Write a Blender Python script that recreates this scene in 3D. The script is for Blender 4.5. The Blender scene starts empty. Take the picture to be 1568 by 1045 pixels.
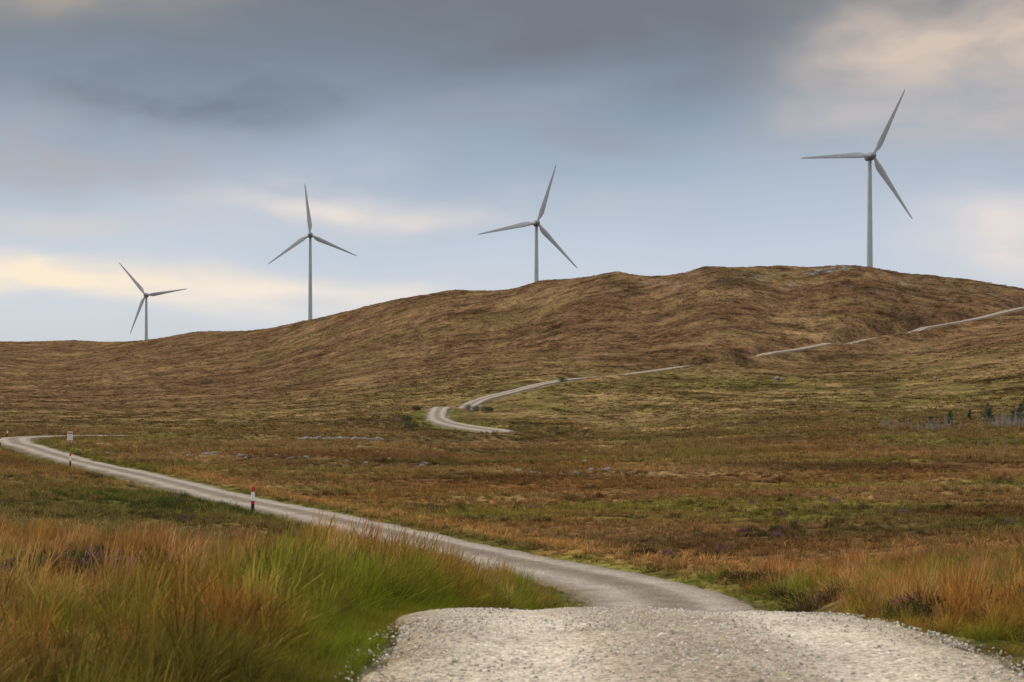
import bpy, math, random
import numpy as np
from mathutils import Vector
random.seed(4); rng=np.random.default_rng(7)
scene=bpy.context.scene
scene.view_settings.view_transform='Standard'; scene.view_settings.look='None'; scene.view_settings.exposure=0

# ------------------------------------------------------------------ noise
def vnoise(x,y,seed):
    ix=np.floor(x).astype(np.int64); iy=np.floor(y).astype(np.int64)
    fx=x-ix; fy=y-iy; fx=fx*fx*(3-2*fx); fy=fy*fy*(3-2*fy)
    def h(a,b):
        v=(a*374761393+b*668265263+seed*1442695)&0xffffffff
        v=((v^(v>>13))*1274126177)&0xffffffff
        v=((v^(v>>16))*2246822519)&0xffffffff
        return (v^(v>>15))/4294967295.0
    a=h(ix,iy);b=h(ix+1,iy);c=h(ix,iy+1);d=h(ix+1,iy+1)
    return (a*(1-fx)+b*fx)*(1-fy)+(c*(1-fx)+d*fx)*fy
def fbm(x,y,wl,octv=3,seed=1):
    s=0;a=1;t=0
    for i in range(octv):
        s=s+a*(vnoise(x/wl*2**i+17.3*i,y/wl*2**i-9.1*i,seed+i)-.5)*2; t+=a; a*=.5
    return s/t
def sstep(a,b,x):
    t=np.clip((x-a)/(b-a),0,1); return t*t*(3-2*t)

# ------------------------------------------------------------------ road centreline (metres)
ROAD=[(1.2,-60,.9,2.2),(1.2,-15,.25,2.2),(1.2,0,.05,2.2),(1.2,8,0.0,2.2),(1.2,12,-.25,2.2),(1.15,14,-.5,2.2),(1.2,16,-.78,2.2),
(1.8,20,-1.5,2.2),(2.8,26,-2.5,2.15),(3.7,32,-3.35,2.1),(4.0,38,-3.8,2.1),(3.3,43,-4.1,2.0),(1.7,48,-4.36,2.0),(-2.2,58,-4.7,1.9),
(-7.2,70,-4.95,1.9),(-10.9,78,-5.05,1.9),(-17.5,92,-5.3,1.9),(-29.5,118,-5.5,1.9),(-48,155,-5.65,2.0),(-62.4,185,-5.5,2.2),
(-71.7,205,-5.45,2.5),(-75.5,219,-5.3,2.9),(-69,229,-5.3,2.5),(-58,233,-5.5,2.2),(-45,232,-5.8,2.2),(-28,230,-5.8,2.5),(-14,234,-6.3,2.3),(-6,239,-6.3,2.5),
(-2.5,246,-5.9,3.0),(-2.8,254,-5.3,3.6),(-7,262,-4.9,4.0),(-12,272,-4.3,2.8),(-15.3,289,-3.1,2.1),(-14.8,306,-1.5,2.1),(-12.5,322,-3.6,2.0),
(-9.1,338,-.8,2.0),(-.7,360,1.7,2.1),(8.9,380,4.1,2.1),(14.7,395,5.3,2.1),(32.8,430,7.2,2.1),(50,458,9.6,2.1),(67.4,480,12.1,2.1),
(92.7,510,15.8,2.2),(108,530,18.0,2.3),(124.1,545,21.0,2.3),(144.2,565,25.0,2.3),(171,590,28.5,2.5),(195,604,32.5,2.5),(219.8,625,37.9,2.5),(257,670,43,2.5),(345,740,50,2.5),(460,800,52,2.5)]
R=np.array(ROAD,float)
def catmull(P):
    out=[]
    for i in range(len(P)-1):
        p0=P[max(i-1,0)];p1=P[i];p2=P[i+1];p3=P[min(i+2,len(P)-1)]
        L=np.linalg.norm((p2-p1)[:2]); rr=abs(p1[1])
        step=.5 if rr<60 else (1.0 if rr<250 else 2.0)
        l0=max(np.linalg.norm((p1-p0)[:2]),1e-6) ; l2=max(np.linalg.norm((p3-p2)[:2]),1e-6)
        m1=(p2-p1)/L if i==0 else ((p1-p0)/l0*L+(p2-p1)/L*l0)/(l0+L)
        m2=(p2-p1)/L if i==len(P)-2 else ((p2-p1)/L*l2+(p3-p2)/l2*L)/(L+l2)
        ns=max(2,int(L/step))
        for k in range(ns):
            t=k/ns; t2=t*t;t3=t2*t
            out.append((2*t3-3*t2+1)*p1+(t3-2*t2+t)*m1*L+(-2*t3+3*t2)*p2+(t3-t2)*m2*L)
    out.append(P[-1]); return np.array(out)
RS=catmull(R)
# spoil banks and shallow cuttings on some stretches of the road
BERM=np.where(RS[:,1]>384,np.interp(RS[:,0],[8,14,18,30,36,44,58,64,84,91,121,128,163,171,212,400],[0,.2,.9,.85,.45,.9,.7,1.7,1.7,.05,.05,1.7,1.7,.05,.05,0]),0)
CUT=np.where(RS[:,1]>384,np.interp(RS[:,0],[10,20,58,64,84,91,121,128,163,171,400],[0,.3,.4,1.4,1.4,0,0,1.9,1.9,0,0]),0)
BERM=np.where((RS[:,1]>226)&(RS[:,1]<250),np.interp(RS[:,0],[-64,-57,-36,-33,-22,-18,-2,2],[0,1.0,1.0,.05,.05,1.3,1.3,.6]),BERM)
RS[:,2]-=CUT
TG=np.gradient(RS,axis=0); TG2=TG[:,:2]/np.linalg.norm(TG[:,:2],axis=1)[:,None]
TGz=TG[:,2]/np.linalg.norm(TG[:,:2],axis=1)
def road_info(x,y):
    x=np.asarray(x,float);y=np.asarray(y,float)
    D=np.empty_like(x);Z=np.empty_like(x);W=np.empty_like(x);S=np.empty_like(x);Bm=np.empty_like(x)
    r2=(RS[:,0]**2+RS[:,1]**2)
    for s in range(0,len(x),20000):
        a=x[s:s+20000];b=y[s:s+20000]
        P=np.stack([a,b],1)
        idx=np.argmin(r2[None,:]-2*P@RS[:,:2].T,axis=1)
        dx=a-RS[idx,0];dy=b-RS[idx,1]
        along=np.clip(dx*TG2[idx,0]+dy*TG2[idx,1],-2,2)
        px=dx-along*TG2[idx,0];py=dy-along*TG2[idx,1]
        D[s:s+20000]=np.hypot(px,py); Z[s:s+20000]=RS[idx,2]+along*TGz[idx]; W[s:s+20000]=RS[idx,3]
        S[s:s+20000]=dx*TG2[idx,1]-dy*TG2[idx,0]; Bm[s:s+20000]=BERM[idx]
    return D,Z,W,S,Bm

# ------------------------------------------------------------------ terrain spot heights (metres)
SPOT=[(-3,8,-.15),(-3,14,-.55),(-1.6,18,-.95),(-1.2,21,-1.1),(-2.6,22,-1.2),(-6,26,-1.75),(-10,32,-2.15),(-12.6,35,-2.3),(-8,14,-.7),(-6,8,-.3),
(-15,20,-1.2),(-20,8,0),(-20,-20,1),(-18.4,75,-4.15),(-33,110,-5.1),(-10.9,62,-4.2),(-38,110,-4.6),(-60,165,-5.4),(-60,100,-4.3),(-30,50,-3.0),
(4.6,8,-.1),(4.8,16,-.95),(8,14,-.8),(6,20,-1.35),(6.5,18,-1.1),(6.3,23,-1.8),(9,24,-1.7),(8.5,30,-2.6),(12,40,-3.3),(20,30,-1.8),(7.5,52,-4.3),(22.6,80,-4.9),(8.4,85,-5.3),
(42.4,150,-5.2),(15.9,160,-5.7),(-5,130,-5.6),(-28.2,160,-5.7),(-17.7,210,-6.0),(25.8,260,-5.3),(62.2,220,-3.9),(40,60,-3.5),(80,120,-3.5),(120,200,-1.5),
(66.9,350,1.7),(108.5,330,1.7),(148,450,14.1),(34.7,350,1.7),(15.4,290,-3.6),(-58.2,330,-4.4),(-125.6,400,-5.2),(-204,650,1.7),(-97,550,1.7),(-141,800,20),
(-314,1000,20),(-36.3,430,1.7),(-54.9,650,19.6),(4.1,560,17.1),(59.5,600,29.2),(122.2,640,43.5),(5,680,36),(204.5,650,45.5),
(-677,1500,50),(-522,1450,50.3),(-427,1400,51.2),(-348,1300,46),(-255.6,1200,51.3),(-161.5,1120,55.7),(-84.5,1000,63.7),(-35.5,920,66.3),(17.7,840,66.5),
(59.4,780,66.9),(99.2,730,66.0),(117.5,720,65.4),(135.6,710,63.9),(165.8,700,63.9),(183.2,705,62.4),(208.8,715,60.2),(236,725,58.3),(266.4,740,55.2),(346,780,50.8),
(-365,1410,38),(-161.7,1145,54),(16.3,960,48),(195.5,780,60),(-60,1100,50),(70,860,55),(120,820,54),(300,850,44),(-250,1340,36),(-600,1700,35),
(0,3000,-30),(-1200,2700,-30),(1200,2700,-30),(3000,0,0),(-3000,0,0),(0,-3000,0),(0,-100,2),(-100,-50,1.5),(100,-50,0),(0,-800,8),(-300,100,-4),(-350,450,-3),(300,250,8),(480,620,40)]
CP=np.array(SPOT+[tuple(p[:3]) for p in ROAD],float)
def warp(x,y):
    r=np.hypot(x,y)+1e-6; f=np.log1p(r/8)/r; return x*f,y*f,r
kx,ky,kr=warp(CP[:,0],CP[:,1]); tv=CP[:,2]/(kr+15)
def phi(d2): return np.where(d2>1e-12,.5*d2*np.log(np.maximum(d2,1e-12)),0)
NC=len(CP); AM=np.zeros((NC+3,NC+3))
AM[:NC,:NC]=phi((kx[:,None]-kx)**2+(ky[:,None]-ky)**2)+np.eye(NC)*8e-4
AM[:NC,NC]=1;AM[:NC,NC+1]=kx;AM[:NC,NC+2]=ky;AM[NC:,:NC]=AM[:NC,NC:].T
sol=np.linalg.solve(AM,np.concatenate([tv,[0,0,0]]))
def base_h(x,y):
    out=np.empty_like(x)
    for s in range(0,len(x),40000):
        a,b,r=warp(x[s:s+40000],y[s:s+40000])
        v=phi((a[:,None]-kx)**2+(b[:,None]-ky)**2)@sol[:NC]+sol[NC]+sol[NC+1]*a+sol[NC+2]*b
        out[s:s+40000]=v*(r+15)
    return out
GUL=np.array([(-75,182),(-49,172),(-35,168),(-22,158),(-8,146),(2,133),(10,126),(22,121),(45,128),(70,125)],float)
def gully_d(x,y):
    d=np.full(x.shape,1e9); xx=x+fbm(x,y,9,2,61)*4; yy=y+fbm(x,y,9,2,65)*4
    for a,b in zip(GUL[:-1],GUL[1:]):
        v=b-a; t=np.clip(((xx-a[0])*v[0]+(yy-a[1])*v[1])/(v@v),0,1)
        d=np.minimum(d,np.hypot(xx-a[0]-t*v[0],yy-a[1]-t*v[1]))
    return d
def height(x,y,info=None):
    x=np.asarray(x,float);y=np.asarray(y,float)
    D,Z,W,S,Bm=info if info is not None else road_info(x,y)
    r=np.hypot(x,y)
    h=base_h(x,y)
    far=sstep(90,450,r)
    nz=.10*fbm(x,y,1.3,2,11)*(1-sstep(60,160,r))+.2*fbm(x,y,5,2,12)*sstep(5,30,r)
    nz+=far*(.35*fbm(x,y,45,3,13)+.5*fbm(x,y,11,3,14)+.45*np.abs(fbm(x,y,5,2,18)))
    ridge=sstep(560,720,r)
    nz+=ridge*(.3*np.abs(fbm(x,y,60,4,15))-.2+.8*fbm(x,y,9,3,16))
    g=gully_d(x,y); nz-=1.1*np.exp(-(g/2.4)**2)*(r<260)
    nz-=.4*np.abs(fbm(x*.45,y,16,3,17))*sstep(50,90,r)*(1-sstep(260,330,r))
    e0=np.maximum(D-W,0)
    e=np.maximum(D-(W+.25+.004*r),0)
    k=1-sstep(0,1.2+.010*r,e)
    nz*=1-.9*(1-sstep(.3,5,e))
    h=(h+nz)*(1-k)+(Z-.12-.0006*r)*k
    bw=2.0+.004*r
    return h+Bm*(1+.3*fbm(x,y,6,2,19))*(S>0)*np.exp(-((e0-.8-.006*r-bw)/bw)**2)*sstep(.15+.004*r,1.2+.006*r,e0)

# ------------------------------------------------------------------ vegetation colour (reflectance)
cA=np.array((.158,.091,.048)); cO=np.array((.18,.140,.052)); cT=np.array((.30,.205,.098)); cR=np.array((.205,.108,.034))
cG=np.array((.115,.125,.026)); cK=np.array((.055,.037,.024)); cS=np.array((.26,.22,.16))
def mixc(a,b,t): return a*(1-t[:,None])+b*t[:,None]
def veg_col(x,y,info):
    D,Z,W,S,Bm=info; r=np.hypot(x,y); vf=1-sstep(170,330,r+35*fbm(x,y,50,2,45))
    c=np.tile(cA,(len(x),1))
    ol=np.exp(-(((x-75)/95)**2+((y-325)/95)**2))*1.2+.6*np.exp(-(((x+60)/160)**2+((y-370)/120)**2))
    ol=np.clip(ol*(1+.6*fbm(x,y,30,3,32)),0,1)
    c=mixc(c,cO,ol)
    c=mixc(c,cT,np.clip(.14+.8*fbm(x,y,30,4,33),0,.55)*sstep(200,300,r))
    c=mixc(c,cR,(1-sstep(130,250,r))*np.clip(.7+.6*fbm(x,y,14,3,34),0,1)*.85)
    c=mixc(c,cT,np.clip(.08+1.1*fbm(x*.6,y,11,4,35),0,.75)*vf)
    c=mixc(c,cO,np.clip(.06+1.3*fbm(x*.6,y,14,3,38),0,.8)*vf)
    c=mixc(c,cG*1.35,np.clip(-.10+1.4*fbm(x*.5,y,9,3,40),0,.7)*vf)
    c=mixc(c,cK,np.clip(-.14+1.25*fbm(x*.6,y,15,4,36),0,.65))
    hv=1-vf
    c=mixc(c,cK,np.clip(-.06+1.7*fbm(x*.5,y,8,4,41),0,.75)*hv)
    c=mixc(c,cT,np.clip(-.10+1.6*fbm(x*.5,y,10,4,42),0,.6)*hv)
    c=mixc(c,cO,np.clip(-.2+1.6*fbm(x*.6,y,38,4,43),0,.5)*hv)
    c=mixc(c,cG,np.clip(-.6+1.5*fbm(x,y,22,3,37),0,.4))
    hl=sstep(400,560,r)
    c=mixc(c,np.tile(np.array((.145,.090,.053)),(len(x),1)),hl*.3)
    c=mixc(c,np.tile(np.array((.24,.21,.17)),(len(x),1)),sstep(640,690,r)*np.clip(-.35+1.8*fbm(x,y,7,3,47),0,.6)*np.exp(-((x-150)/90)**2))
    e=np.maximum(D-W,0)
    gs=np.exp(-(e/(1.6+.004*r))**2)*.9*(r<300)
    c=mixc(c,cG*1.3,gs*np.clip(.8+fbm(x,y,3,2,39),0,1))
    ob=np.exp(-((e-3.2)/1.5)**2)*.8*(r<140)*(S>0)
    c=mixc(c,np.array((.35,.205,.08)),ob)
    ls=np.exp(-(((x+18-(y-75)*-.35)/8)**2+((y-78)/30)**2))
    c=mixc(c,np.array((.075,.09,.024)),np.clip(ls*(.7+.9*fbm(x*.6,y,6,3,46)),0,.85))
    g=gully_d(x,y); c=mixc(c,cK,np.exp(-(g/2.6)**2)*.9*(r<260))
    return np.clip(c,0,1)

# ------------------------------------------------------------------ materials helpers
def mat(name):
    m=bpy.data.materials.new(name); m.use_nodes=True; nt=m.node_tree
    for nd in list(nt.nodes): nt.nodes.remove(nd)
    o=nt.nodes.new('ShaderNodeOutputMaterial'); return m,nt,o
def N(nt,t,**kw):
    nd=nt.nodes.new(t)
    for k,v in kw.items(): setattr(nd,k,v)
    return nd
def ramp(nt,stops):
    r=nt.nodes.new('ShaderNodeValToRGB'); e=r.color_ramp.elements
    while len(e)<len(stops): e.new(.5)
    for a,(p,c) in zip(e,stops): a.position=p; a.color=(*c,1) if len(c)==3 else c
    return r
def mixn(nt,blend,fac,a,b):
    m=nt.nodes.new('ShaderNodeMix'); m.data_type='RGBA'; m.blend_type=blend
    for i,v in ((0,fac),(6,a),(7,b)):
        if isinstance(v,bpy.types.NodeSocket): nt.links.new(v,m.inputs[i])
        else: m.inputs[i].default_value=v
    return m.outputs[2]
def simple(name,col,rough=.6,noise=.15,scale=3,spec=.3,metal=0):
    m,nt,o=mat(name); b=N(nt,'ShaderNodeBsdfPrincipled'); b.inputs['Roughness'].default_value=rough
    b.inputs['Specular IOR Level'].default_value=spec; b.inputs['Metallic'].default_value=metal
    tc=N(nt,'ShaderNodeTexCoord'); nz=N(nt,'ShaderNodeTexNoise'); nz.inputs['Scale'].default_value=scale; nz.inputs['Detail'].default_value=5
    nt.links.new(tc.outputs['Object'],nz.inputs['Vector'])
    r=ramp(nt,[(.3,tuple(c*(1-noise) for c in col)),(.7,tuple(min(1,c*(1+noise)) for c in col))])
    nt.links.new(nz.outputs['Fac'],r.inputs[0]); nt.links.new(r.outputs[0],b.inputs['Base Color']); nt.links.new(b.outputs[0],o.inputs[0]); return m

def mesh_np(name,verts,faces,smooth=True):
    me=bpy.data.meshes.new(name); verts=np.asarray(verts,np.float32); faces=np.asarray(faces,np.int32)
    k=faces.shape[1]
    me.vertices.add(len(verts)); me.vertices.foreach_set('co',verts.ravel())
    me.loops.add(faces.size); me.loops.foreach_set('vertex_index',faces.ravel())
    me.polygons.add(len(faces)); me.polygons.foreach_set('loop_start',np.arange(0,faces.size,k,dtype=np.int32))
    me.polygons.foreach_set('use_smooth',np.full(len(faces),smooth)); me.update(calc_edges=True); return me
def link(name,me,m=None):
    ob=bpy.data.objects.new(name,me); scene.collection.objects.link(ob)
    if m: me.materials.append(m)
    return ob
def col_attr(me,name,c):
    a=me.attributes.new(name,'FLOAT_COLOR','POINT'); a.data.foreach_set('color',np.concatenate([c,np.ones((len(c),1))],1).astype(np.float32).ravel())

# ------------------------------------------------------------------ terrain mesh
rad=[0.0,1.5]
while rad[-1]<6000:
    r=rad[-1]
    if r<30: d=max(.10,.012*r)
    elif r<120: d=.009*r
    elif r<1500: d=.0045*r
    else: d=.05*r
    rad.append(r+d)
rad=np.array(rad[1:])
azf=np.radians(np.arange(-30,30,.085))
azb=np.radians(np.arange(30,330,2.5)); az=np.concatenate([azf,azb]); nA=len(az); nR=len(rad)
X=(rad[:,None]*np.sin(az)).ravel(); Y=(rad[:,None]*np.cos(az)).ravel()
info=road_info(X,Y); H=height(X,Y,info)
V=np.stack([X,Y,H],1)
i=np.arange(nR-1)[:,None]*nA; j=np.arange(nA)[None,:]; j2=(j+1)%nA
F=np.stack([i+j,i+nA+j,i+nA+j2,i+j2],-1).reshape(-1,4)[:,::-1]
c0=len(V); V=np.vstack([V,[[0,0,float(height(np.array([.01]),np.array([.01]))[0])]]])
me=mesh_np('moorland_terrain',V,F)
import bmesh
bm=bmesh.new(); bm.from_mesh(me); bm.verts.ensure_lookup_table()
for k in range(nA):
    try: bm.faces.new((bm.verts[c0],bm.verts[k+1 if k+1<nA else 0],bm.verts[k]))
    except Exception: pass
bm.to_mesh(me); bm.free()
col=veg_col(X,Y,info)
eg=np.maximum(info[0]-info[2],0); rr_=np.hypot(X,Y)
col=mixc(col,cS,np.exp(-(eg/(.3+.001*rr_))**2)*.8)     # gravel spilled over the verge
col=np.vstack([col,[cA]])
col_attr(me,'veg',col)
m,nt,o=mat('moor_ground')
b=N(nt,'ShaderNodeBsdfDiffuse')
g=N(nt,'ShaderNodeNewGeometry'); at=N(nt,'ShaderNodeAttribute',attribute_name='veg')
def tex(scale,det=6,rough=.6,t='noise'):
    q=N(nt,'ShaderNodeTexNoise'); q.inputs['Scale'].default_value=scale; q.inputs['Detail'].default_value=det; q.inputs['Roughness'].default_value=rough
    nt.links.new(g.outputs['Position'],q.inputs['Vector']); return q.outputs['Fac']
n1=tex(.13,7,.72); n2=tex(.9,5,.7); n3=tex(.035,4,.65)
r1=ramp(nt,[(.34,(.36,.33,.32)),(.5,(1,1,1)),(.66,(1.5,1.46,1.38))]); nt.links.new(n1,r1.inputs[0])
r2=ramp(nt,[(.36,(.36,.34,.33)),(.5,(1,1,1)),(.64,(1.45,1.43,1.36))]); nt.links.new(n2,r2.inputs[0])
r3=ramp(nt,[(.35,(.78,.76,.74)),(.65,(1.18,1.18,1.15))]); nt.links.new(n3,r3.inputs[0])
c=mixn(nt,'MULTIPLY',1.0,at.outputs['Color'],r1.outputs[0]); c=mixn(nt,'MULTIPLY',1.0,c,r2.outputs[0]); c=mixn(nt,'MULTIPLY',1.0,c,r3.outputs[0])
nt.links.new(c,b.inputs['Color'])
bp=N(nt,'ShaderNodeBump'); bp.inputs['Strength'].default_value=1.0; bp.inputs['Distance'].default_value=.7; nt.links.new(n2,bp.inputs['Height']); nt.links.new(bp.outputs[0],b.inputs['Normal'])
nt.links.new(b.outputs[0],o.inputs[0])
me.materials.append(m); link('moorland_terrain',me)

# ------------------------------------------------------------------ road
nl=33; u=np.linspace(-1,1,nl)
cs=RS
nrm=np.stack([TG2[:,1],-TG2[:,0]],1)
s_len=np.concatenate([[0],np.cumsum(np.linalg.norm(np.diff(cs[:,:2],axis=0),axis=1))])
dens=[]
s=0
while s<s_len[-1]:
    dens.append(s); yy=np.interp(s,s_len,cs[:,1]); s+= .12 if -5<yy<40 else (.5 if yy<130 and yy>-10 else 1.5)
dens=np.array(dens)
px=np.interp(dens,s_len,cs[:,0]);py=np.interp(dens,s_len,cs[:,1]);pz=np.interp(dens,s_len,cs[:,2]);pw=np.interp(dens,s_len,cs[:,3])
nx=np.interp(dens,s_len,nrm[:,0]);ny=np.interp(dens,s_len,nrm[:,1])
amp=1+.03*np.clip(np.abs(py)-30,0,100)
eL=(.28*fbm(dens,dens*0,2.6,4,51)+.12*fbm(dens,dens*0,.4,2,53))*amp**.5; eR=(.28*fbm(dens,dens*0+40,2.6,4,52)+.12*fbm(dens,dens*0+9,.4,2,54))*amp**.5
wid=np.where(u[None,:]<0,(pw+eL)[:,None],(pw+eR)[:,None])
RX=px[:,None]+nx[:,None]*u*wid; RY=py[:,None]+ny[:,None]*u*wid
RZ=pz[:,None]+.05*(1-u**2)-.035*np.exp(-((np.abs(u)-.45)/.16)**2)
RZ+=.018*fbm(RX.ravel(),RY.ravel(),.5,3,55).reshape(RX.shape)
edge=np.abs(u)>.99
RZ[:,edge]-=.25+.0008*np.abs(py)[:,None]
RZ[:,[1,-2]]-=.03
RV=np.stack([RX,RY,RZ],-1).reshape(-1,3)
i=np.arange(len(dens)-1)[:,None]*nl;j=np.arange(nl-1)[None,:]
RF=np.stack([i+j,i+j+1,i+nl+j+1,i+nl+j],-1).reshape(-1,4)
me=mesh_np('gravel_road',RV,RF)
a=me.attributes.new('across','FLOAT','POINT'); a.data.foreach_set('value',np.tile(u,len(dens)).astype(np.float32))
m,nt,o=mat('gravel'); b=N(nt,'ShaderNodeBsdfDiffuse')
g=N(nt,'ShaderNodeNewGeometry'); at=N(nt,'ShaderNodeAttribute',attribute_name='across')
vo=N(nt,'ShaderNodeTexVoronoi'); vo.inputs['Scale'].default_value=34; nt.links.new(g.outputs['Position'],vo.inputs['Vector'])
vo2=N(nt,'ShaderNodeTexVoronoi'); vo2.inputs['Scale'].default_value=16; nt.links.new(g.outputs['Position'],vo2.inputs['Vector'])
sp=N(nt,'ShaderNodeSeparateColor'); nt.links.new(vo.outputs['Color'],sp.inputs[0])
rc=ramp(nt,[(0,(.30,.26,.21)),(.3,(.52,.455,.37)),(.7,(.62,.55,.455)),(1,(.80,.735,.63))]); nt.links.new(sp.outputs[0],rc.inputs[0])
n1=tex(.8,6,.65); r1=ramp(nt,[(.3,(.76,.74,.72)),(.7,(1.12,1.1,1.07))]); nt.links.new(n1,r1.inputs[0])
c=mixn(nt,'MULTIPLY',1,rc.outputs[0],r1.outputs[0])
ab=N(nt,'ShaderNodeMath',operation='ABSOLUTE'); nt.links.new(at.outputs['Fac'],ab.inputs[0])
tr=ramp(nt,[(0,(.68,.64,.59)),(.22,(.80,.76,.71)),(.42,(1.15,1.14,1.13)),(.62,(1.10,1.09,1.07)),(.8,(.84,.81,.76)),(1,(.64,.57,.46))]); nt.links.new(ab.outputs[0],tr.inputs[0])
c=mixn(nt,'MULTIPLY',1,c,tr.outputs[0])
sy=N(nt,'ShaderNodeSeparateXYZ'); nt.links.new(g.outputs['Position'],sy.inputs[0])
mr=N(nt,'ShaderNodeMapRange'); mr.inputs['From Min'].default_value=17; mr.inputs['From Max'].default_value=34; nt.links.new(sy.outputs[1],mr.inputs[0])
c=mixn(nt,'MIX',mr.outputs[0],c,mixn(nt,'MULTIPLY',1,c,(.64,.645,.67,1)))  # darker past the crest: shading from the road's angle put into the colour
nt.links.new(c,b.inputs['Color'])
bp=N(nt,'ShaderNodeBump'); bp.inputs['Strength'].default_value=.9; bp.inputs['Distance'].default_value=.02; nt.links.new(vo.outputs['Distance'],bp.inputs['Height'])
bp2=N(nt,'ShaderNodeBump'); bp2.inputs['Strength'].default_value=.6; bp2.inputs['Distance'].default_value=.04; nt.links.new(vo2.outputs['Distance'],bp2.inputs['Height']); nt.links.new(bp.outputs[0],bp2.inputs['Normal'])
nt.links.new(bp2.outputs[0],b.inputs['Normal']); nt.links.new(b.outputs[0],o.inputs[0])
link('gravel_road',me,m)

# ------------------------------------------------------------------ instancing
def scatter(name,pts,rot,scl,tint,idx,coll):
    me=bpy.data.meshes.new(name); k=len(pts); me.vertices.add(k); me.vertices.foreach_set('co',np.asarray(pts,np.float32).ravel())
    a=me.attributes.new('rot','FLOAT_VECTOR','POINT'); a.data.foreach_set('vector',np.asarray(rot,np.float32).ravel())
    a=me.attributes.new('scl','FLOAT_VECTOR','POINT'); a.data.foreach_set('vector',np.asarray(scl,np.float32).ravel())
    a=me.attributes.new('idx','INT','POINT'); a.data.foreach_set('value',np.asarray(idx,np.int32))
    col_attr(me,'tint',tint)
    ob=link(name,me)
    ng=bpy.data.node_groups.new(name+'_scatter','GeometryNodeTree')
    ng.interface.new_socket('Geometry',in_out='INPUT',socket_type='NodeSocketGeometry'); ng.interface.new_socket('Geometry',in_out='OUTPUT',socket_type='NodeSocketGeometry')
    gi=ng.nodes.new('NodeGroupInput');go=ng.nodes.new('NodeGroupOutput')
    ci=ng.nodes.new('GeometryNodeCollectionInfo'); ci.inputs['Collection'].default_value=coll; ci.inputs['Separate Children'].default_value=True; ci.inputs['Reset Children'].default_value=True
    ip=ng.nodes.new('GeometryNodeInstanceOnPoints'); ip.inputs['Pick Instance'].default_value=True
    def na(nm,ty):
        q=ng.nodes.new('GeometryNodeInputNamedAttribute'); q.data_type=ty; q.inputs[0].default_value=nm; return q.outputs[0]
    L=ng.links.new
    L(gi.outputs[0],ip.inputs['Points']); L(ci.outputs[0],ip.inputs['Instance']); L(na('idx','INT'),ip.inputs['Instance Index'])
    er=ng.nodes.new('FunctionNodeEulerToRotation'); L(na('rot','FLOAT_VECTOR'),er.inputs[0]); L(er.outputs[0],ip.inputs['Rotation']); L(na('scl','FLOAT_VECTOR'),ip.inputs['Scale'])
    L(ip.outputs[0],go.inputs[0])
    md=ob.modifiers.new('scatter','NODES'); md.node_group=ng
    return ob
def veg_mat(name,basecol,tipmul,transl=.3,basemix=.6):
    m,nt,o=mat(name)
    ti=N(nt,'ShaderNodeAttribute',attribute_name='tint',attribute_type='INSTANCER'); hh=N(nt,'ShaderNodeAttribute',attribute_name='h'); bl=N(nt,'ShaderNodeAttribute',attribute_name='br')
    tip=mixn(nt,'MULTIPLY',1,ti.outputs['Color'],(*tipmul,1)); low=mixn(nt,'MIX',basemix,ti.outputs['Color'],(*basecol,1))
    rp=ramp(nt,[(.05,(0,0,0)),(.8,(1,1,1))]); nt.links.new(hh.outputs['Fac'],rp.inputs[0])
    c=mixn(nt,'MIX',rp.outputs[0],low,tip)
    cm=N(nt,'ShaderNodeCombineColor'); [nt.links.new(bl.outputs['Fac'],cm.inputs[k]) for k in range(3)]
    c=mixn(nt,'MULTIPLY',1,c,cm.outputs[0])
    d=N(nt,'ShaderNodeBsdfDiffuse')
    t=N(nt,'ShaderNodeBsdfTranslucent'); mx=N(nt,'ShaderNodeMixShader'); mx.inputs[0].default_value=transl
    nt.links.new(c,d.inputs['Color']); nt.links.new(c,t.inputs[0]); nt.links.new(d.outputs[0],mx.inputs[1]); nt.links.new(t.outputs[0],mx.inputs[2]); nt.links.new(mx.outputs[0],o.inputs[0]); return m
def tuft(name,nb,hgt,spread,w,segs,lean,m,seed,head=0,bradius=.08):
    rg=np.random.default_rng(seed); V=[];F=[];Hh=[];B=[]
    wind=np.array((.12,.03))
    for k in range(nb):
        a=rg.uniform(0,6.283); rb=bradius*math.sqrt(rg.random()); bx,by=rb*math.cos(a),rb*math.sin(a)
        a2=a+rg.normal(0,.7); L=hgt*rg.uniform(.4,1.1); out=spread*rg.uniform(.2,1.25)
        fa=rg.uniform(0,3.1416); wx,wy=math.cos(fa),math.sin(fa); br=rg.uniform(.5,1.5); hd=rg.random()<head
        base=len(V)
        for s in range(segs+1):
            t=s/segs; o=out*t**1.8; zz=L*(t-.22*lean*t*t*(out/max(spread,.01)))
            X0=bx+math.cos(a2)*o+wind[0]*L*t*t; Y0=by+math.sin(a2)*o+wind[1]*L*t*t
            ww=w*(1-.85*t)*rg.uniform(.85,1.15)
            if hd: ww=w*.5 if t<.7 else w*1.7*(1.15-t)*2.2
            V.append((X0-wx*ww,Y0-wy*ww,zz)); V.append((X0+wx*ww,Y0+wy*ww,zz)); Hh+= [t,t]; B+=[br,br]
            if s: F.append((base+2*s-2,base+2*s-1,base+2*s+1,base+2*s))
    me=mesh_np(name,V,F,True)
    a=me.attributes.new('h','FLOAT','POINT'); a.data.foreach_set('value',np.array(Hh,np.float32))
    a=me.attributes.new('br','FLOAT','POINT'); a.data.foreach_set('value',np.array(B,np.float32))
    me.materials.append(m); return bpy.data.objects.new(name,me)
def coll(name,obs):
    c=bpy.data.collections.new(name)
    for o_ in obs: c.objects.link(o_)
    return c
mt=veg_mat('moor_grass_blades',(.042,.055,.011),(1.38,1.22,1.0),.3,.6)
mtm=veg_mat('tussock_blades',(.05,.042,.018),(1.28,1.17,1.0),.2,.4)
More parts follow.
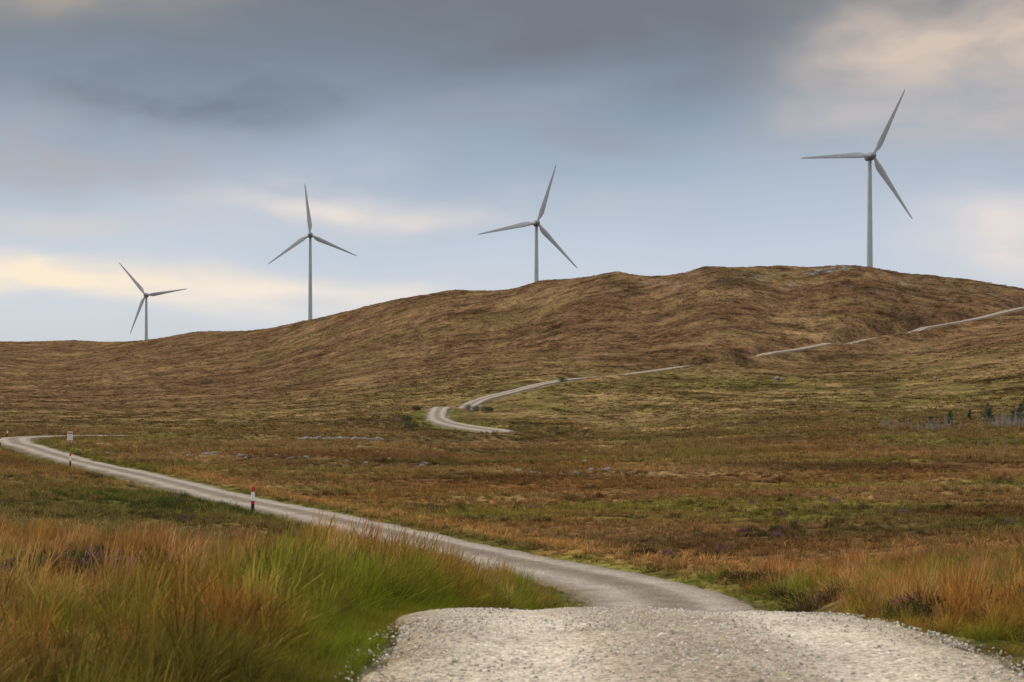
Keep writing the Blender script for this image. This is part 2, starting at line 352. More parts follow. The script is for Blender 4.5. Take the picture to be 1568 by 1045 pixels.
near=coll('tall_grass_tufts',[tuft('a_tuft',60,.60,.24,.0030,4,1,mt,1,.4),tuft('b_tuft',64,.48,.28,.0032,4,1,mt,2,.1),tuft('c_tuft',46,.74,.18,.0027,4,.7,mt,3,.75),tuft('d_tuft',70,.32,.24,.0034,3,1,mt,4,0)])
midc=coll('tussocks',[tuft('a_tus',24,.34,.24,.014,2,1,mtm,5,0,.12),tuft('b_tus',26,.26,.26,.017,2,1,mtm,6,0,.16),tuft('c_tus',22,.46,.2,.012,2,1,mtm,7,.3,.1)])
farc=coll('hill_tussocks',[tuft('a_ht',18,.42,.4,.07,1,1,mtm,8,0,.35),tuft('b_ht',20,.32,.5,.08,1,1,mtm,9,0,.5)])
def heather(name,seed,flower):
    rg=np.random.default_rng(seed);V=[];F=[];Hh=[];B=[]
    for k in range(420):
        th=rg.uniform(0,6.283);ph=math.acos(rg.uniform(.0,1)); R_=rg.uniform(.2,.44)*(1+.25*math.sin(3*th+seed))
        c_=np.array((R_*math.sin(ph)*math.cos(th),R_*math.sin(ph)*math.sin(th),R_*math.cos(ph)*.85))
        d=c_/np.linalg.norm(c_)+rg.normal(0,.35,3); d/=np.linalg.norm(d); sd=np.cross(d,rg.normal(0,1,3)); sd/=np.linalg.norm(sd)
        L=rg.uniform(.05,.13); b0=len(V)
        V+= [c_-sd*.010,c_+sd*.010,c_+d*L+sd*.004,c_+d*L-sd*.004]; F.append((b0,b0+1,b0+2,b0+3)); Hh+=[.1,.1,1,1]; q=rg.uniform(.5,1.4); B+=[q]*4
    me=mesh_np(name,V,F,False)
    a=me.attributes.new('h','FLOAT','POINT'); a.data.foreach_set('value',np.array(Hh,np.float32))
    a=me.attributes.new('br','FLOAT','POINT'); a.data.foreach_set('value',np.array(B,np.float32)); me.materials.append(flower); return bpy.data.objects.new(name,me)
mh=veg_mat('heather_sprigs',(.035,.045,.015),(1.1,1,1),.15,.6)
hc=coll('heather_clumps',[heather('a_h',1,mh),heather('b_h',2,mh)])

def place(cnt,r0,r1,azd,power,seed):
    rg=np.random.default_rng(seed); q=rg.random(cnt)
    if power==0: r=r0*(r1/r0)**q
    else: r=(r0**power+q*(r1**power-r0**power))**(1/power)
    a=np.radians(rg.uniform(-azd,azd,cnt)); return r*np.sin(a),r*np.cos(a),r,rg
def jitter(c,rg,amt=.25):
    return np.clip(c*(1+rg.normal(0,amt,(len(c),1)))*(1+rg.normal(0,.06,(len(c),3))),.005,1)
HB=np.array((-7.4,25.0))   # patch of flowering heather
# tall grass near the camera
x,y,r,rg=place(25000,3.0,46,33,1.4,1)
D,Z,W,S,Bm=road_info(x,y); left=S<0
e=D-W; clump=fbm(x,y,1.1,2,70)
dens_=np.clip(.78+.8*fbm(x,y,4,2,71)+.8*clump,.32,1)
k=(e>.05)&(rg.random(len(x))<dens_)&(np.hypot(x-HB[0],(y-HB[1]+1)/1.8)>1.5)&(np.hypot((x-6)/1.6,(y-34)/5)>1); x,y,r,e,left,clump=x[k],y[k],r[k],e[k],left[k],clump[k]
# the dense bank on the inside of the crest
bx=rg.uniform(-3.2,.6,1000); by=rg.uniform(16.5,25,1000); bD,_,bW,bS,_=road_info(bx,by); kk=(bD-bW>.05)&(bS<0); bx,by,bD,bW=bx[kk],by[kk],bD[kk],bW[kk]
x=np.concatenate([x,bx]);y=np.concatenate([y,by]);r=np.hypot(x,y);e=np.concatenate([e,bD-bW]);left=np.concatenate([left,np.ones(len(bx),bool)]);clump=np.concatenate([clump,np.full(len(bx),.15)])
# short green fringe along the left edge of the stone
fy=rg.uniform(5,30,2600); fx=np.interp(fy,RS[:400,1],RS[:400,0])-2.15-rg.random(2600)**1.3*1.3; fD,_,fW,fS,_=road_info(fx,fy); kk=fD-fW>.0; fx,fy,fD,fW=fx[kk],fy[kk],fD[kk],fW[kk]
nf=len(fx); x=np.concatenate([x,fx]);y=np.concatenate([y,fy]);r=np.hypot(x,y);e=np.concatenate([e,fD-fW]);left=np.concatenate([left,np.ones(nf,bool)]);clump=np.concatenate([clump,np.full(nf,0.)])
inf=road_info(x,y); z=height(x,y,inf)-.02
c=veg_col(x,y,inf)
rus=np.array((.35,.175,.052)); gr=np.array((.15,.20,.022)); pal=np.array((.47,.325,.155)); drk=np.array((.11,.062,.028)); pnk=np.array((.40,.205,.115))
p1=np.clip(.5+1.1*fbm(x,y,3.5,3,72),0,1); c=mixc(c,rus,.35+.45*p1)
gg=np.clip(.15+1.8*fbm(x,y,2.6,2,73)+.9*np.exp(-((e-.5)/1.0)**2)*np.where(left,1,.6),0,1); c=mixc(c,gr,gg*.9)
c=mixc(c,pal,np.clip(1.4*fbm(x,y,1.6,2,74),0,.65)*sstep(.6,1.6,e))
c=mixc(c,pnk,np.clip(-.1+1.5*fbm(x,y,2.0,2,80),0,.6)*sstep(.5,1.3,e))
c=mixc(c,drk,np.clip(-.1+1.5*fbm(x,y,2.2,2,78),0,.6))
c=jitter(c,rg,.24)
sc=(.42+.7*np.clip(.5+1.3*clump,0,1))*np.clip(.45+.45*e,.45,1)*rg.uniform(.7,1.25,len(x))
sc*=1+.35*np.exp(-((y-20)/4)**2)*left*(x>-3)
sc*=np.where(left,1,.85)
idx=rg.choice(4,len(x),p=[.32,.26,.20,.22]); idx=np.where(e<.7,3,idx)
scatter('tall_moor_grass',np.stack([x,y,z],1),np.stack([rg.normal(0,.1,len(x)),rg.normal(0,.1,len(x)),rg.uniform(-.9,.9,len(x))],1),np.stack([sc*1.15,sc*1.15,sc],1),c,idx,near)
# mid tussocks
x,y,r,rg=place(105000,34,280,25,.75,2)
D,Z,W,S,Bm=road_info(x,y); e=D-W; k=(e>-.12)&(rg.random(len(x))<np.clip(.75+1.1*fbm(x,y,7,3,76),.12,1))&(gully_d(x,y)>1.3); x,y,r,e=x[k],y[k],r[k],e[k]
inf=road_info(x,y); z=height(x,y,inf)-.02; c=jitter(veg_col(x,y,inf),rg,.28)*1.2
sc=rg.uniform(.5,1.4,len(x))*(.75+.5*sstep(60,200,r))*np.where(e<1,.5,1)
scatter('moor_tussocks',np.stack([x,y,z],1),np.stack([0*x,0*x,rg.uniform(0,6.28,len(x))],1),np.stack([sc*1.35,sc*1.35,sc],1),np.clip(c,0,1),rg.integers(0,3,len(x)),midc)
# hill tussocks
x,y,r,rg=place(70000,230,1250,25,.6,3)
D,Z,W,S,Bm=road_info(x,y); e=D-W; k=(e>1.0)&(rg.random(len(x))<np.clip(.5+1.3*fbm(x*.6,y,16,4,77),.06,1)); x,y,r,e=x[k],y[k],r[k],e[k]
inf=road_info(x,y); z=height(x,y,inf)-.05; c=jitter(veg_col(x,y,inf),rg,.28)*.92
sc=rg.uniform(.6,1.7,len(x))*np.where(e<4,.6,1)
scatter('hillside_tussocks',np.stack([x,y,z],1),np.stack([0*x,0*x,rg.uniform(0,6.28,len(x))],1),np.stack([sc*1.3,sc*1.3,sc*.9],1),np.clip(c,0,1),rg.integers(0,2,len(x)),farc)
# heather
x,y,r,rg=place(7000,9,130,28,.9,4)
D,Z,W,S,Bm=road_info(x,y); e=D-W; k=(e>1.0)&(fbm(x,y,6,3,79)>.22); x,y,r=x[k],y[k],r[k]
ex=np.concatenate([rg.normal(0,.65,(80,2))+HB, rg.normal(0,1,(60,2))*(1.0,2.6)+(6,34), rg.normal(0,1,(90,2))*(4,9)+(-19,76)]); x=np.concatenate([x,ex[:,0]]);y=np.concatenate([y,ex[:,1]])
grp=np.zeros(len(x),int); grp[-230:-150]=1; grp[-150:-90]=2; grp[-90:]=3
D,Z,W,S,Bm=road_info(x,y); k=D-W>.5; x,y,grp=x[k],y[k],grp[k]
inf=road_info(x,y); z=height(x,y,inf)
c=np.tile(np.array((.085,.065,.03)),(len(x),1)); pu=np.where(grp==1,rg.random(len(x))<.4,(grp!=3)&(rg.random(len(x))<.08)); c[pu]=(.22,.105,.17); gn=((grp==1)&~pu)|(grp==3); c[gn]=(.06,.095,.02); c=jitter(c,rg,.25)
sc=rg.uniform(.45,1.0,len(x))*np.where(grp==3,1.2,np.where(grp==1,1.5,1))
scatter('heather',np.stack([x,y,z-.05],1),np.stack([0*x,0*x,rg.uniform(0,6.28,len(x))],1),np.stack([sc,sc,sc*.95],1),c,rg.integers(0,2,len(x)),hc)

# pebbles
def rockmesh(name,seed,sub=1,rough=.25,flat=.7):
    bm=bmesh.new(); bmesh.ops.create_icosphere(bm,subdivisions=sub,radius=1)
    rg=np.random.default_rng(seed)
    pl=[(v_/np.linalg.norm(v_),rg.uniform(.6,.95)) for v_ in rg.normal(0,1,(9,3))]
    for v in bm.verts:
        p=np.array(v.co)
        for nn,dd in pl:
            q=p@nn
            if q>dd: p=p-nn*(q-dd)
        p=p*(1+rg.normal(0,rough*.15)); p[2]*=flat; v.co=p
    me=bpy.data.meshes.new(name); bm.to_mesh(me); bm.free(); return me
mp,nt,o=mat('pebble_stone'); ti=N(nt,'ShaderNodeAttribute',attribute_name='tint',attribute_type='INSTANCER'); b=N(nt,'ShaderNodeBsdfDiffuse')
nt.links.new(ti.outputs['Color'],b.inputs['Color']); nt.links.new(b.outputs[0],o.inputs[0])
pe=[]
for k in range(4):
    q=rockmesh('p%d'%k,20+k,1); q.materials.append(mp); pe.append(bpy.data.objects.new('p%d'%k,q))
pc=coll('pebbles',pe)
rg=np.random.default_rng(9); npb=42000
yy=5.5+ (rg.random(npb)**1.6)*20
cxr=np.interp(yy,RS[:400,1],RS[:400,0]); uu=rg.uniform(-1.06,1.06,npb); x=cxr+uu*2.2; y=yy
trk=np.exp(-((np.abs(uu)-.45)/.17)**2)
keep=rg.random(npb)<np.clip(.6+.6*fbm(x,y,.8,3,81)+.1*(np.abs(uu)>.8)-.4*trk,.05,1)*np.where(np.abs(uu)>.97,.3,1); x,y,uu=x[keep],y[keep],uu[keep]
D,Z,W,S,Bm=road_info(x,y); z=Z+.05*(1-uu**2)-.035*np.exp(-((np.abs(uu)-.45)/.16)**2)+.018*fbm(x,y,.5,3,55); z=np.where(np.abs(uu)>.93,z-.06,z)
s=.006+.011*rg.random(len(x))**3+.013*(rg.random(len(x))<.025)
t=rg.uniform(.26,.76,len(x))[:,None]*np.array((1,.91,.77)); t=t*(1+rg.normal(0,.04,t.shape))
scatter('road_gravel',np.stack([x,y,z+.001],1),rg.uniform(0,6.28,(len(x),3)),np.stack([s,s*rg.uniform(.7,1.2,len(x)),s],1),np.clip(t,0,1),rg.integers(0,4,len(x)),pc)

# ------------------------------------------------------------------ rocks
mrock,nt,o=mat('lichen_rock'); b=N(nt,'ShaderNodeBsdfPrincipled'); b.inputs['Roughness'].default_value=.9
g=N(nt,'ShaderNodeNewGeometry'); n1=tex(3,8,.7); rc=ramp(nt,[(.3,(.08,.075,.065)),(.5,(.19,.18,.16)),(.7,(.33,.32,.30))]); nt.links.new(n1,rc.inputs[0]); nt.links.new(rc.outputs[0],b.inputs['Base Color'])
bp=N(nt,'ShaderNodeBump'); bp.inputs['Distance'].default_value=.1; nt.links.new(n1,bp.inputs['Height']); nt.links.new(bp.outputs[0],b.inputs['Normal']); nt.links.new(b.outputs[0],o.inputs[0])
def rockpile(name,items,sink=.12):
    bm=bmesh.new()
    hz=height(np.array([q[0] for q in items],float),np.array([q[1] for q in items],float))
    for k,(x,y,s,fl) in enumerate(items):
        q=rockmesh('t',100+k,2,.3,fl); z=float(hz[k]); a=random.uniform(0,6.28)
        s3=(s,s*random.uniform(.6,1),s*random.uniform(.7,1.0))
        tmp=bmesh.new(); tmp.from_mesh(q)
        for v in tmp.verts:
            X_=v.co.x*s3[0];Y_=v.co.y*s3[1]; v.co=(x+X_*math.cos(a)-Y_*math.sin(a),y+X_*math.sin(a)+Y_*math.cos(a),z+v.co.z*s3[2]+s*sink)
        tmp.to_mesh(q); tmp.free(); bm.from_mesh(q); bpy.data.meshes.remove(q)
    me=bpy.data.meshes.new(name); bm.to_mesh(me); bm.free(); return link(name,me,mrock)
rockpile('boulder',[(76,408,1.5,.7),(77.6,409,.9,.6)])
rockpile('boulder',[(4.2,250,.9,.6)])
rockpile('boulder',[(7.8,152,.5,.6)])
rockpile('rock_outcrop',[(151+random.uniform(-8,12),690+random.uniform(-10,4),random.uniform(.8,2.0),.5) for _ in range(34)],0)
rockpile('streambed_stones',[(p[0]+random.gauss(0,2.5),p[1]+random.gauss(0,2.2),random.uniform(.14,.45),.6) for p in [GUL[k_]+(GUL[k_+1]-GUL[k_])*random.random() for k_ in [random.choice([0,1,1,2,2,3,3,4,5]) for _ in range(170)]]],.15)
rockpile('stone_culvert',[(-33+ k*.34+random.uniform(-.2,.2),226.2+random.uniform(-1.0,.8),random.uniform(.4,.75),.75) for k in range(36)],.35)
rockpile('hillside_rocks',[(x_,y_,random.uniform(.4,1.1),.5) for x_,y_ in [(random.uniform(-.3,.35)*d_,d_) for d_ in [random.uniform(300,700) for _ in range(40)]]],-.1)

# ------------------------------------------------------------------ turbines
mtur=simple('turbine_paint',(.40,.43,.46),.45,.05,.3,.4); mhub=simple('turbine_hub_dark',(.20,.22,.24),.5,.08,.5)
def turbine(x,y,zh,Rb,ang,yaw):
    e=bpy.data.objects.new('wind_turbine',None); e.location=(x,y,0); scene.collection.objects.link(e); e.rotation_euler=(0,0,yaw)
    z0=float(height(np.array([x]),np.array([y]))[0])-1
    def add(nm,V,F,m_,sm=True):
        me=mesh_np(nm,V,F,sm); me.materials.append(m_); ob=bpy.data.objects.new(nm,me); scene.collection.objects.link(ob); ob.parent=e; return ob
    def loft(sections):
        V=[];F=[];k=len(sections[0])
        for s_ in sections: V+=list(s_)
        for a in range(len(sections)-1):
            for b_ in range(k): F.append((a*k+b_,a*k+(b_+1)%k,(a+1)*k+(b_+1)%k,(a+1)*k+b_))
        return V,F
    ns=32
    H_=zh-1.8
    secs=[]
    for q in range(13):
        t=q/12; r_=(1.75*(1-t)+1.05*t)
        secs.append([(r_*math.cos(2*math.pi*i/ns),r_*math.sin(2*math.pi*i/ns),z0+(H_-z0)*t) for i in range(ns)])
    add('tower',*loft(secs),mtur)
    prof=[(-3.2,1.5),(-2.6,1.9),(-1.2,2.3),(.6,2.4),(2.6,2.1),(4.4,1.5),(5.6,.8),(6.0,.05)]
    add('nacelle',*loft([[(r_*math.cos(2*math.pi*i/ns),yy_,zh+r_*math.sin(2*math.pi*i/ns)) for i in range(ns)] for yy_,r_ in prof]),mhub)
    prof=[(-6.6,.05),(-6.4,.7),(-5.8,1.35),(-4.9,1.8),(-3.9,1.9),(-3.25,1.8),(-3.2,1.4)]
    add('spinner',*loft([[(r_*math.cos(2*math.pi*i/ns),yy_,zh+r_*math.sin(2*math.pi*i/ns)) for i in range(ns)] for yy_,r_ in prof]),mhub)
    for bi in range(3):
        th=math.radians(ang+120*bi); secs=[]
        for (t,ch,tk,tw) in [(.02,1.7,1.7,0),(.07,1.8,1.6,5),(.12,2.8,1.2,18),(.18,3.6,.9,16),(.25,3.4,.75,13),(.4,2.7,.5,9),(.55,2.1,.36,6),(.7,1.6,.26,4),(.85,1.15,.17,2),(.95,.8,.1,1),(.99,.4,.06,0),(1.0,.08,.03,0)]:
            ring=[]
            for i in range(20):
                a=2*math.pi*i/20; cxx=ch/2*math.cos(a)+ (ch*.18 if t>.08 else 0); cyy=tk/2*math.sin(a)*(1 if t<.08 else (1-.45*math.cos(a)))
                w_=math.radians(tw); lx=cxx*math.cos(w_)-cyy*math.sin(w_); ly=cxx*math.sin(w_)+cyy*math.cos(w_)
                rz=Rb*t
                X_=lx*math.cos(th)+rz*math.sin(th); Z_=-lx*math.sin(th)+rz*math.cos(th)
                ring.append((X_,-4.6+ly,zh+Z_))
            secs.append(ring)
        add('blade_%d'%(bi+1),*loft(secs),mtur)
turbine(196.2,780,130.6,41.2,26.5,math.radians(8))
turbine(16.5,960,115.4,41.2,18,math.radians(6))
turbine(-161.7,1140,127.3,41.2,-6,math.radians(6))
turbine(-360,1400,96.8,41.2,-39,math.radians(4))

# ------------------------------------------------------------------ marker posts, sign, fence
red=simple('red_paint',(.45,.03,.02),.5); white=simple('white_paint',(.78,.78,.75),.5,.06); black=simple('black_paint',(.03,.03,.03),.5); wood=simple('weathered_wood',(.20,.17,.14),.9,.3,20); wire=simple('galvanised_wire',(.25,.25,.25),.4)
def hgt(x,y): return float(height(np.array([float(x)]),np.array([float(y)]))[0])
def cyl(nm,parent,r0,r1,z0,z1,m_,x=0,y=0,seg=12):
    bm=bmesh.new(); bmesh.ops.create_cone(bm,cap_ends=True,segments=seg,radius1=r0,radius2=r1,depth=z1-z0)
    for v in bm.verts: v.co+=Vector((x,y,(z0+z1)/2))
    me=bpy.data.meshes.new(nm); bm.to_mesh(me); bm.free(); me.materials.append(m_); ob=bpy.data.objects.new(nm,me); scene.collection.objects.link(ob); ob.parent=parent; return ob
def pole(x,y,h=1.1,r=.09):
    e=bpy.data.objects.new('snow_pole',None); scene.collection.objects.link(e); e.location=(x,y,hgt(x,y)-.05); e.rotation_euler=(.02,.03,0)
    for nm,a,b_,m_ in (('base',0,.42,black),('lower_red_band',.42,.52,red),('white_band',.52,.80,white),('top_red_band',.80,.95,red)): cyl(nm,e,r,r,a*h,b_*h,m_)
    cyl('cap',e,r,.04,h*.95,h*.95+.08,red)
pole(-14.6,80,1.75,.1);pole(-43.5,140,1.6);pole(-68.4,190,1.5);pole(-79.5,224,1.4);pole(-78.5,212,1.3)
def box(nm,parent,c,s,m_,bev=.01):
    bm=bmesh.new(); bmesh.ops.create_cube(bm,size=1)
    for v in bm.verts: v.co=Vector((v.co.x*s[0]+c[0],v.co.y*s[1]+c[1],v.co.z*s[2]+c[2]))
    bmesh.ops.bevel(bm,geom=bm.edges[:],offset=bev,segments=2,affect='EDGES')
    me=bpy.data.meshes.new(nm); bm.to_mesh(me); bm.free(); me.materials.append(m_); ob=bpy.data.objects.new(nm,me); scene.collection.objects.link(ob); ob.parent=parent
e=bpy.data.objects.new('road_sign',None); scene.collection.objects.link(e); e.location=(-60.6,195,hgt(-60.6,195))
cyl('post_1',e,.04,.04,-.1,1.75,wire,-.24,.06);cyl('post_2',e,.04,.04,-.1,1.75,wire,.24,.06)
box('panel',e,(0,0,1.05),(.72,.03,1.35),white,.008); box('red_header',e,(0,-.022,1.5),(.64,.008,.2),red,.002); box('red_footer',e,(0,-.022,.5),(.64,.008,.12),red,.002)
for q in range(3): box('text_row_%d'%(q+1),e,(0,-.022,1.22-.22*q),(.46,.008,.05),black,.002)
e=bpy.data.objects.new('wire_fence',None); scene.collection.objects.link(e)
fp=[(40+k*3.4+random.uniform(-.2,.2),166-.5*k+random.uniform(-.2,.2)) for k in range(11)]
pz_=[hgt(*p) for p in fp]
for k,(p,z_) in enumerate(zip(fp,pz_)): cyl('post_%d'%(k+1),e,.05,.045,z_-.3,z_+1.05+random.uniform(-.15,.1),wood,p[0],p[1],8)
V=[];F=[]
for hh in (.35,.65,.9):
    for k in range(len(fp)-1):
        a=Vector((fp[k][0],fp[k][1]-.06,pz_[k]+hh));b_=Vector((fp[k+1][0],fp[k+1][1]-.06,pz_[k+1]+hh)); q=len(V); w=.003
        for P in (a,b_): V+=[(P.x,P.y-w,P.z-w),(P.x,P.y+w,P.z),(P.x,P.y-w,P.z+w)]
        for i in range(3): F.append((q+i,q+(i+1)%3,q+3+(i+1)%3,q+3+i))
me=mesh_np('wires',V,F); me.materials.append(wire); ob=bpy.data.objects.new('wires',me); scene.collection.objects.link(ob); ob.parent=e
bark=simple('grey_bark',(.27,.24,.21),.9,.2,10); needles=simple('pine_needles',(.045,.065,.025),.8,.4,4)
def strip(V,F,a,b,w0,w1):
    d=(b-a).normalized(); s=d.orthogonal().normalized(); t=d.cross(s); q=len(V)
    for P,w in ((a,w0),(b,w1)):
        for i in range(4):
            an=i*math.pi/2; V.append(tuple(P+(s*math.cos(an)+t*math.sin(an))*w))
    for i in range(4): F.append((q+i,q+(i+1)%4,q+4+(i+1)%4,q+4+i))
V=[];F=[]
cl=[(random.uniform(59,86),random.uniform(212,230)) for _ in range(24)]
spx=[(c_[0]+random.gauss(0,1.2),c_[1]+random.gauss(0,1.5)) for c_ in [random.choice(cl) for _ in range(170)]]
shz=height(np.array([p[0] for p in spx]),np.array([p[1] for p in spx]))
for k,(x_,y_) in enumerate(spx):
    z_=float(shz[k]); h_=random.uniform(.8,1.3)+random.random()**2*1.3
    top=Vector((x_+random.gauss(0,.2),y_,z_+h_)); strip(V,F,Vector((x_,y_,z_-.1)),top,.05,.015)
    for q in range(24):
        t=random.uniform(.2,.97); p=Vector((x_,y_,z_)).lerp(top,t); a=random.uniform(0,6.28); strip(V,F,p,p+Vector((math.cos(a),math.sin(a),.6))*random.uniform(.2,.6)*(1.2-t),.015,.006)
me=mesh_np('bare_sapling_plantation',V,F,False); link('bare_sapling_plantation',me,bark)
def pine(x,y,h):
    e=bpy.data.objects.new('pine_tree',None); scene.collection.objects.link(e); e.location=(x,y,hgt(x,y)-.1)
    V=[];F=[];NV=[];NF=[]; strip(V,F,Vector((0,0,0)),Vector((random.gauss(0,.12),0,h)),.07,.015)
    for k in range(int(15*h)):
        t=random.uniform(.12,.99); a=random.uniform(0,6.28); L=(1-t)**.7*h*.36*random.uniform(.4,1.25)+.12
        p=Vector((0,0,t*h)); q=p+Vector((math.cos(a),math.sin(a),random.uniform(.15,.6)))*L; strip(V,F,p,q,.018,.006)
        for i in range(26):
            c_=p.lerp(q,random.uniform(.35,1.05))+Vector([random.gauss(0,.05) for _ in range(3)]); d=Vector([random.gauss(0,1) for _ in range(3)]).normalized(); s=d.orthogonal()*.024; n_=len(NV)
            NV+=[tuple(c_-s),tuple(c_+s),tuple(c_+d*.14+s),tuple(c_+d*.14-s)]; NF.append((n_,n_+1,n_+2,n_+3))
    for nm,v_,f_,m_ in (('trunk_and_branches',V,F,bark),('needles',NV,NF,needles)):
        me=mesh_np(nm,v_,f_,False); me.materials.append(m_); ob=bpy.data.objects.new(nm,me); scene.collection.objects.link(ob); ob.parent=e
for x_,y_,h_ in ((66.5,226,1.9),(70.5,229,2.4),(75,233,2.0),(76,226,2.8),(79,236,3.0),(77.5,220,2.3),(80,224,3.2),(83,230,3.8),(81,219,3.0)): pine(x_,y_,h_)
leafm=simple('bush_leaves',(.07,.085,.025),.7,.4,3)
def bush(x,y,w,h):
    NV=[];NF=[]; lobes=[(random.uniform(-.6,.6)*w,random.uniform(-.4,.4)*w,random.uniform(.3,.8)*h,random.uniform(.25,.45)*w) for _ in range(8)]
    for k in range(1500):
        l=random.choice(lobes); d=Vector([random.gauss(0,1) for _ in range(3)]).normalized()*l[3]*random.uniform(.6,1.05); c_=Vector((l[0],l[1],l[2]))+Vector((d.x,d.y,d.z*h/w))
        if c_.z<0: c_.z=random.uniform(0,.2)
        n1=Vector([random.gauss(0,1) for _ in range(3)]).normalized(); s=n1.orthogonal().normalized()*.07; t=n1.cross(s); n_=len(NV)
        NV+=[tuple(c_-s),tuple(c_+t*.7),tuple(c_+s),tuple(c_-t*.7)]; NF.append((n_,n_+1,n_+2,n_+3))
    V=[];F=[]
    for l in lobes: strip(V,F,Vector((0,0,-.1)),Vector((l[0],l[1],l[2])),.04,.015)
    e=bpy.data.objects.new('bush',None); scene.collection.objects.link(e); e.location=(x,y,hgt(x,y))
    for nm,v_,f_,m_ in (('stems',V,F,bark),('leaves',NV,NF,leafm)):
        me=mesh_np(nm,v_,f_,False); me.materials.append(m_); ob=bpy.data.objects.new(nm,me); scene.collection.objects.link(ob); ob.parent=e
bush(-8.6,304,2.2,1.6);bush(-5.5,308,1.8,1.2);bush(-18.5,262,2.0,1.3);bush(13.5,386,2.0,1.6);bush(-20.5,300,1.6,1.0);bush(-21,274,2.4,1.3);bush(81,214,2.4,2.2)

# ------------------------------------------------------------------ world
w=bpy.data.worlds.new('World'); scene.world=w; w.use_nodes=True; nt=w.node_tree
for nd in list(nt.nodes): nt.nodes.remove(nd)
L=nt.links.new
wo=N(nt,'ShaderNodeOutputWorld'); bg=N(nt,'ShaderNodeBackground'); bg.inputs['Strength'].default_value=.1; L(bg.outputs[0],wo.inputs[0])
SAZ,SEL=-62,34
sky=N(nt,'ShaderNodeTexSky'); sky.sky_type='NISHITA'; sky.sun_disc=False; sky.sun_elevation=math.radians(SEL); sky.sun_rotation=math.radians(SAZ)
tc=N(nt,'ShaderNodeTexCoord'); sx=N(nt,'ShaderNodeSeparateXYZ'); L(tc.outputs['Generated'],sx.inputs[0])
def M(op,a,b=None,c=None):
    q=N(nt,'ShaderNodeMath',operation=op)
    for i,v in enumerate((a,b,c)):
        if v is None: continue
        if isinstance(v,(int,float)): q.inputs[i].default_value=v
        else: L(v,q.inputs[i])
    return q.outputs[0]
azd=M('MULTIPLY',M('ARCTAN2',sx.outputs[0],sx.outputs[1]),57.2958); eld=M('MULTIPLY',M('ARCSINE',sx.outputs[2]),57.2958)
def noise3(v,scale,det,rough=.55,dist=0):
    q=N(nt,'ShaderNodeTexNoise'); q.inputs['Scale'].default_value=scale; q.inputs['Detail'].default_value=det; q.inputs['Roughness'].default_value=rough; q.inputs['Distortion'].default_value=dist; L(v,q.inputs['Vector']); return q.outputs['Fac']
cb=N(nt,'ShaderNodeCombineXYZ'); L(M('MULTIPLY',azd,.11),cb.inputs[0]); L(M('MULTIPLY',eld,.26),cb.inputs[1])
cb2=N(nt,'ShaderNodeCombineXYZ'); L(M('MULTIPLY',azd,.10),cb2.inputs[0]); L(M('ADD',M('MULTIPLY',eld,.30),40),cb2.inputs[1])
na_=noise3(cb.outputs[0],1.0,4,.45,.4); nb_=noise3(cb2.outputs[0],1.0,3,.45,.3); nc_=noise3(cb.outputs[0],2.2,5,.5,.3)
azw=M('ADD',azd,M('MULTIPLY',M('SUBTRACT',na_,.5),8)); elw=M('ADD',eld,M('MULTIPLY',M('SUBTRACT',nb_,.5),3.5))
gr_=ramp(nt,[(0,(.56,.59,.64)),(.07,(.63,.67,.74)),(.13,(.55,.62,.72)),(.19,(.41,.49,.60)),(.25,(.275,.34,.425)),(.30,(.19,.225,.27)),(.36,(.17,.18,.20)),(.5,(.64,.65,.69)),(.75,(1.22,1.2,1.2))])  # overhead stops, out of view, brightened to light the ground
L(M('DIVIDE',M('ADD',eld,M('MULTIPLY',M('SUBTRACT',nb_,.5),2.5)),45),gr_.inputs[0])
colr=gr_.outputs[0]
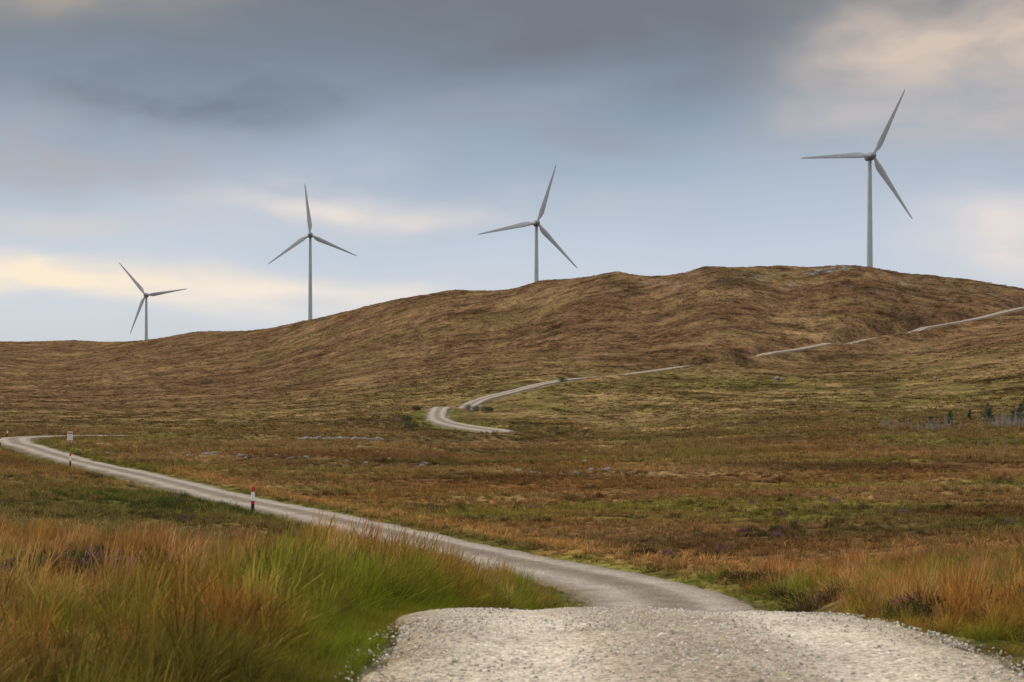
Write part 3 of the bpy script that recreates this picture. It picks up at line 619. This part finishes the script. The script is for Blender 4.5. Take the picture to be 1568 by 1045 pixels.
def blob(azc,elc,ra,re,color,amt):
    global colr
    a=M('DIVIDE',M('SUBTRACT',azw,azc),ra); b_=M('DIVIDE',M('SUBTRACT',elw,elc),re)
    g_=M('EXPONENT',M('MULTIPLY',M('ADD',M('MULTIPLY',a,a),M('MULTIPLY',b_,b_)),-1))
    f=M('MULTIPLY',g_,M('MULTIPLY_ADD',M('SUBTRACT',nc_,.5),2.2,amt)); q=N(nt,'ShaderNodeClamp'); L(f,q.inputs[0])
    colr=mixn(nt,'MIX',q.outputs[0],colr,(*color,1))
blob(-13,11.6,10,1.5,(.15,.185,.23),.5)
blob(4,14.2,9,1.4,(.17,.175,.195),.45)
blob(-18,9.0,7,1.7,(.43,.41,.43),.6)
blob(-17.5,14.8,5,1.1,(.37,.33,.29),.7)
blob(-2,7.8,9,1.0,(.53,.56,.62),.45)
blob(0,10.6,7,1.0,(.32,.35,.41),.4)
blob(18.0,12.8,5,3.0,(.70,.57,.47),.9)
blob(14.5,10.4,4.5,1.2,(.56,.52,.51),.5)
blob(19.8,6.0,3,1.5,(.82,.74,.71),.85)
blob(-7.0,7.4,5.5,.65,(.84,.75,.70),.85)
blob(-17.5,4.3,7,.55,(1.0,.84,.65),1.15)
blob(-9.5,3.9,5,.5,(.97,.84,.71),.95)
blob(-4,3.4,5,.7,(.82,.77,.74),.65)
blob(-17,6.3,6,.7,(.64,.62,.63),.6)
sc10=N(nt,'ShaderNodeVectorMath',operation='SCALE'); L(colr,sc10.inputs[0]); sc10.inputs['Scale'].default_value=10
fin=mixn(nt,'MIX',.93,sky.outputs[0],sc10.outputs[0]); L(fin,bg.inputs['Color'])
sd=bpy.data.lights.new('sun','SUN'); sd.energy=1.5; sd.angle=math.radians(12); sd.color=(1,.88,.72); so=bpy.data.objects.new('sun',sd); scene.collection.objects.link(so)
a,e_=math.radians(SAZ),math.radians(SEL); sv=Vector((math.sin(a)*math.cos(e_),math.cos(a)*math.cos(e_),math.sin(e_))); so.rotation_euler=(-sv).to_track_quat('-Z','Y').to_euler()

# ------------------------------------------------------------------ camera
cd=bpy.data.cameras.new('camera'); cam=bpy.data.objects.new('camera',cd); scene.collection.objects.link(cam); scene.camera=cam
cam.location=(0,0,1.7); cam.rotation_euler=(math.radians(90),0,0); cd.sensor_width=36; cd.lens=50; cd.shift_y=.0497; cd.clip_end=12000; cd.clip_start=.05
cd.dof.use_dof=True; cd.dof.focus_distance=130; cd.dof.aperture_fstop=5.0
print('done',nA,nR)
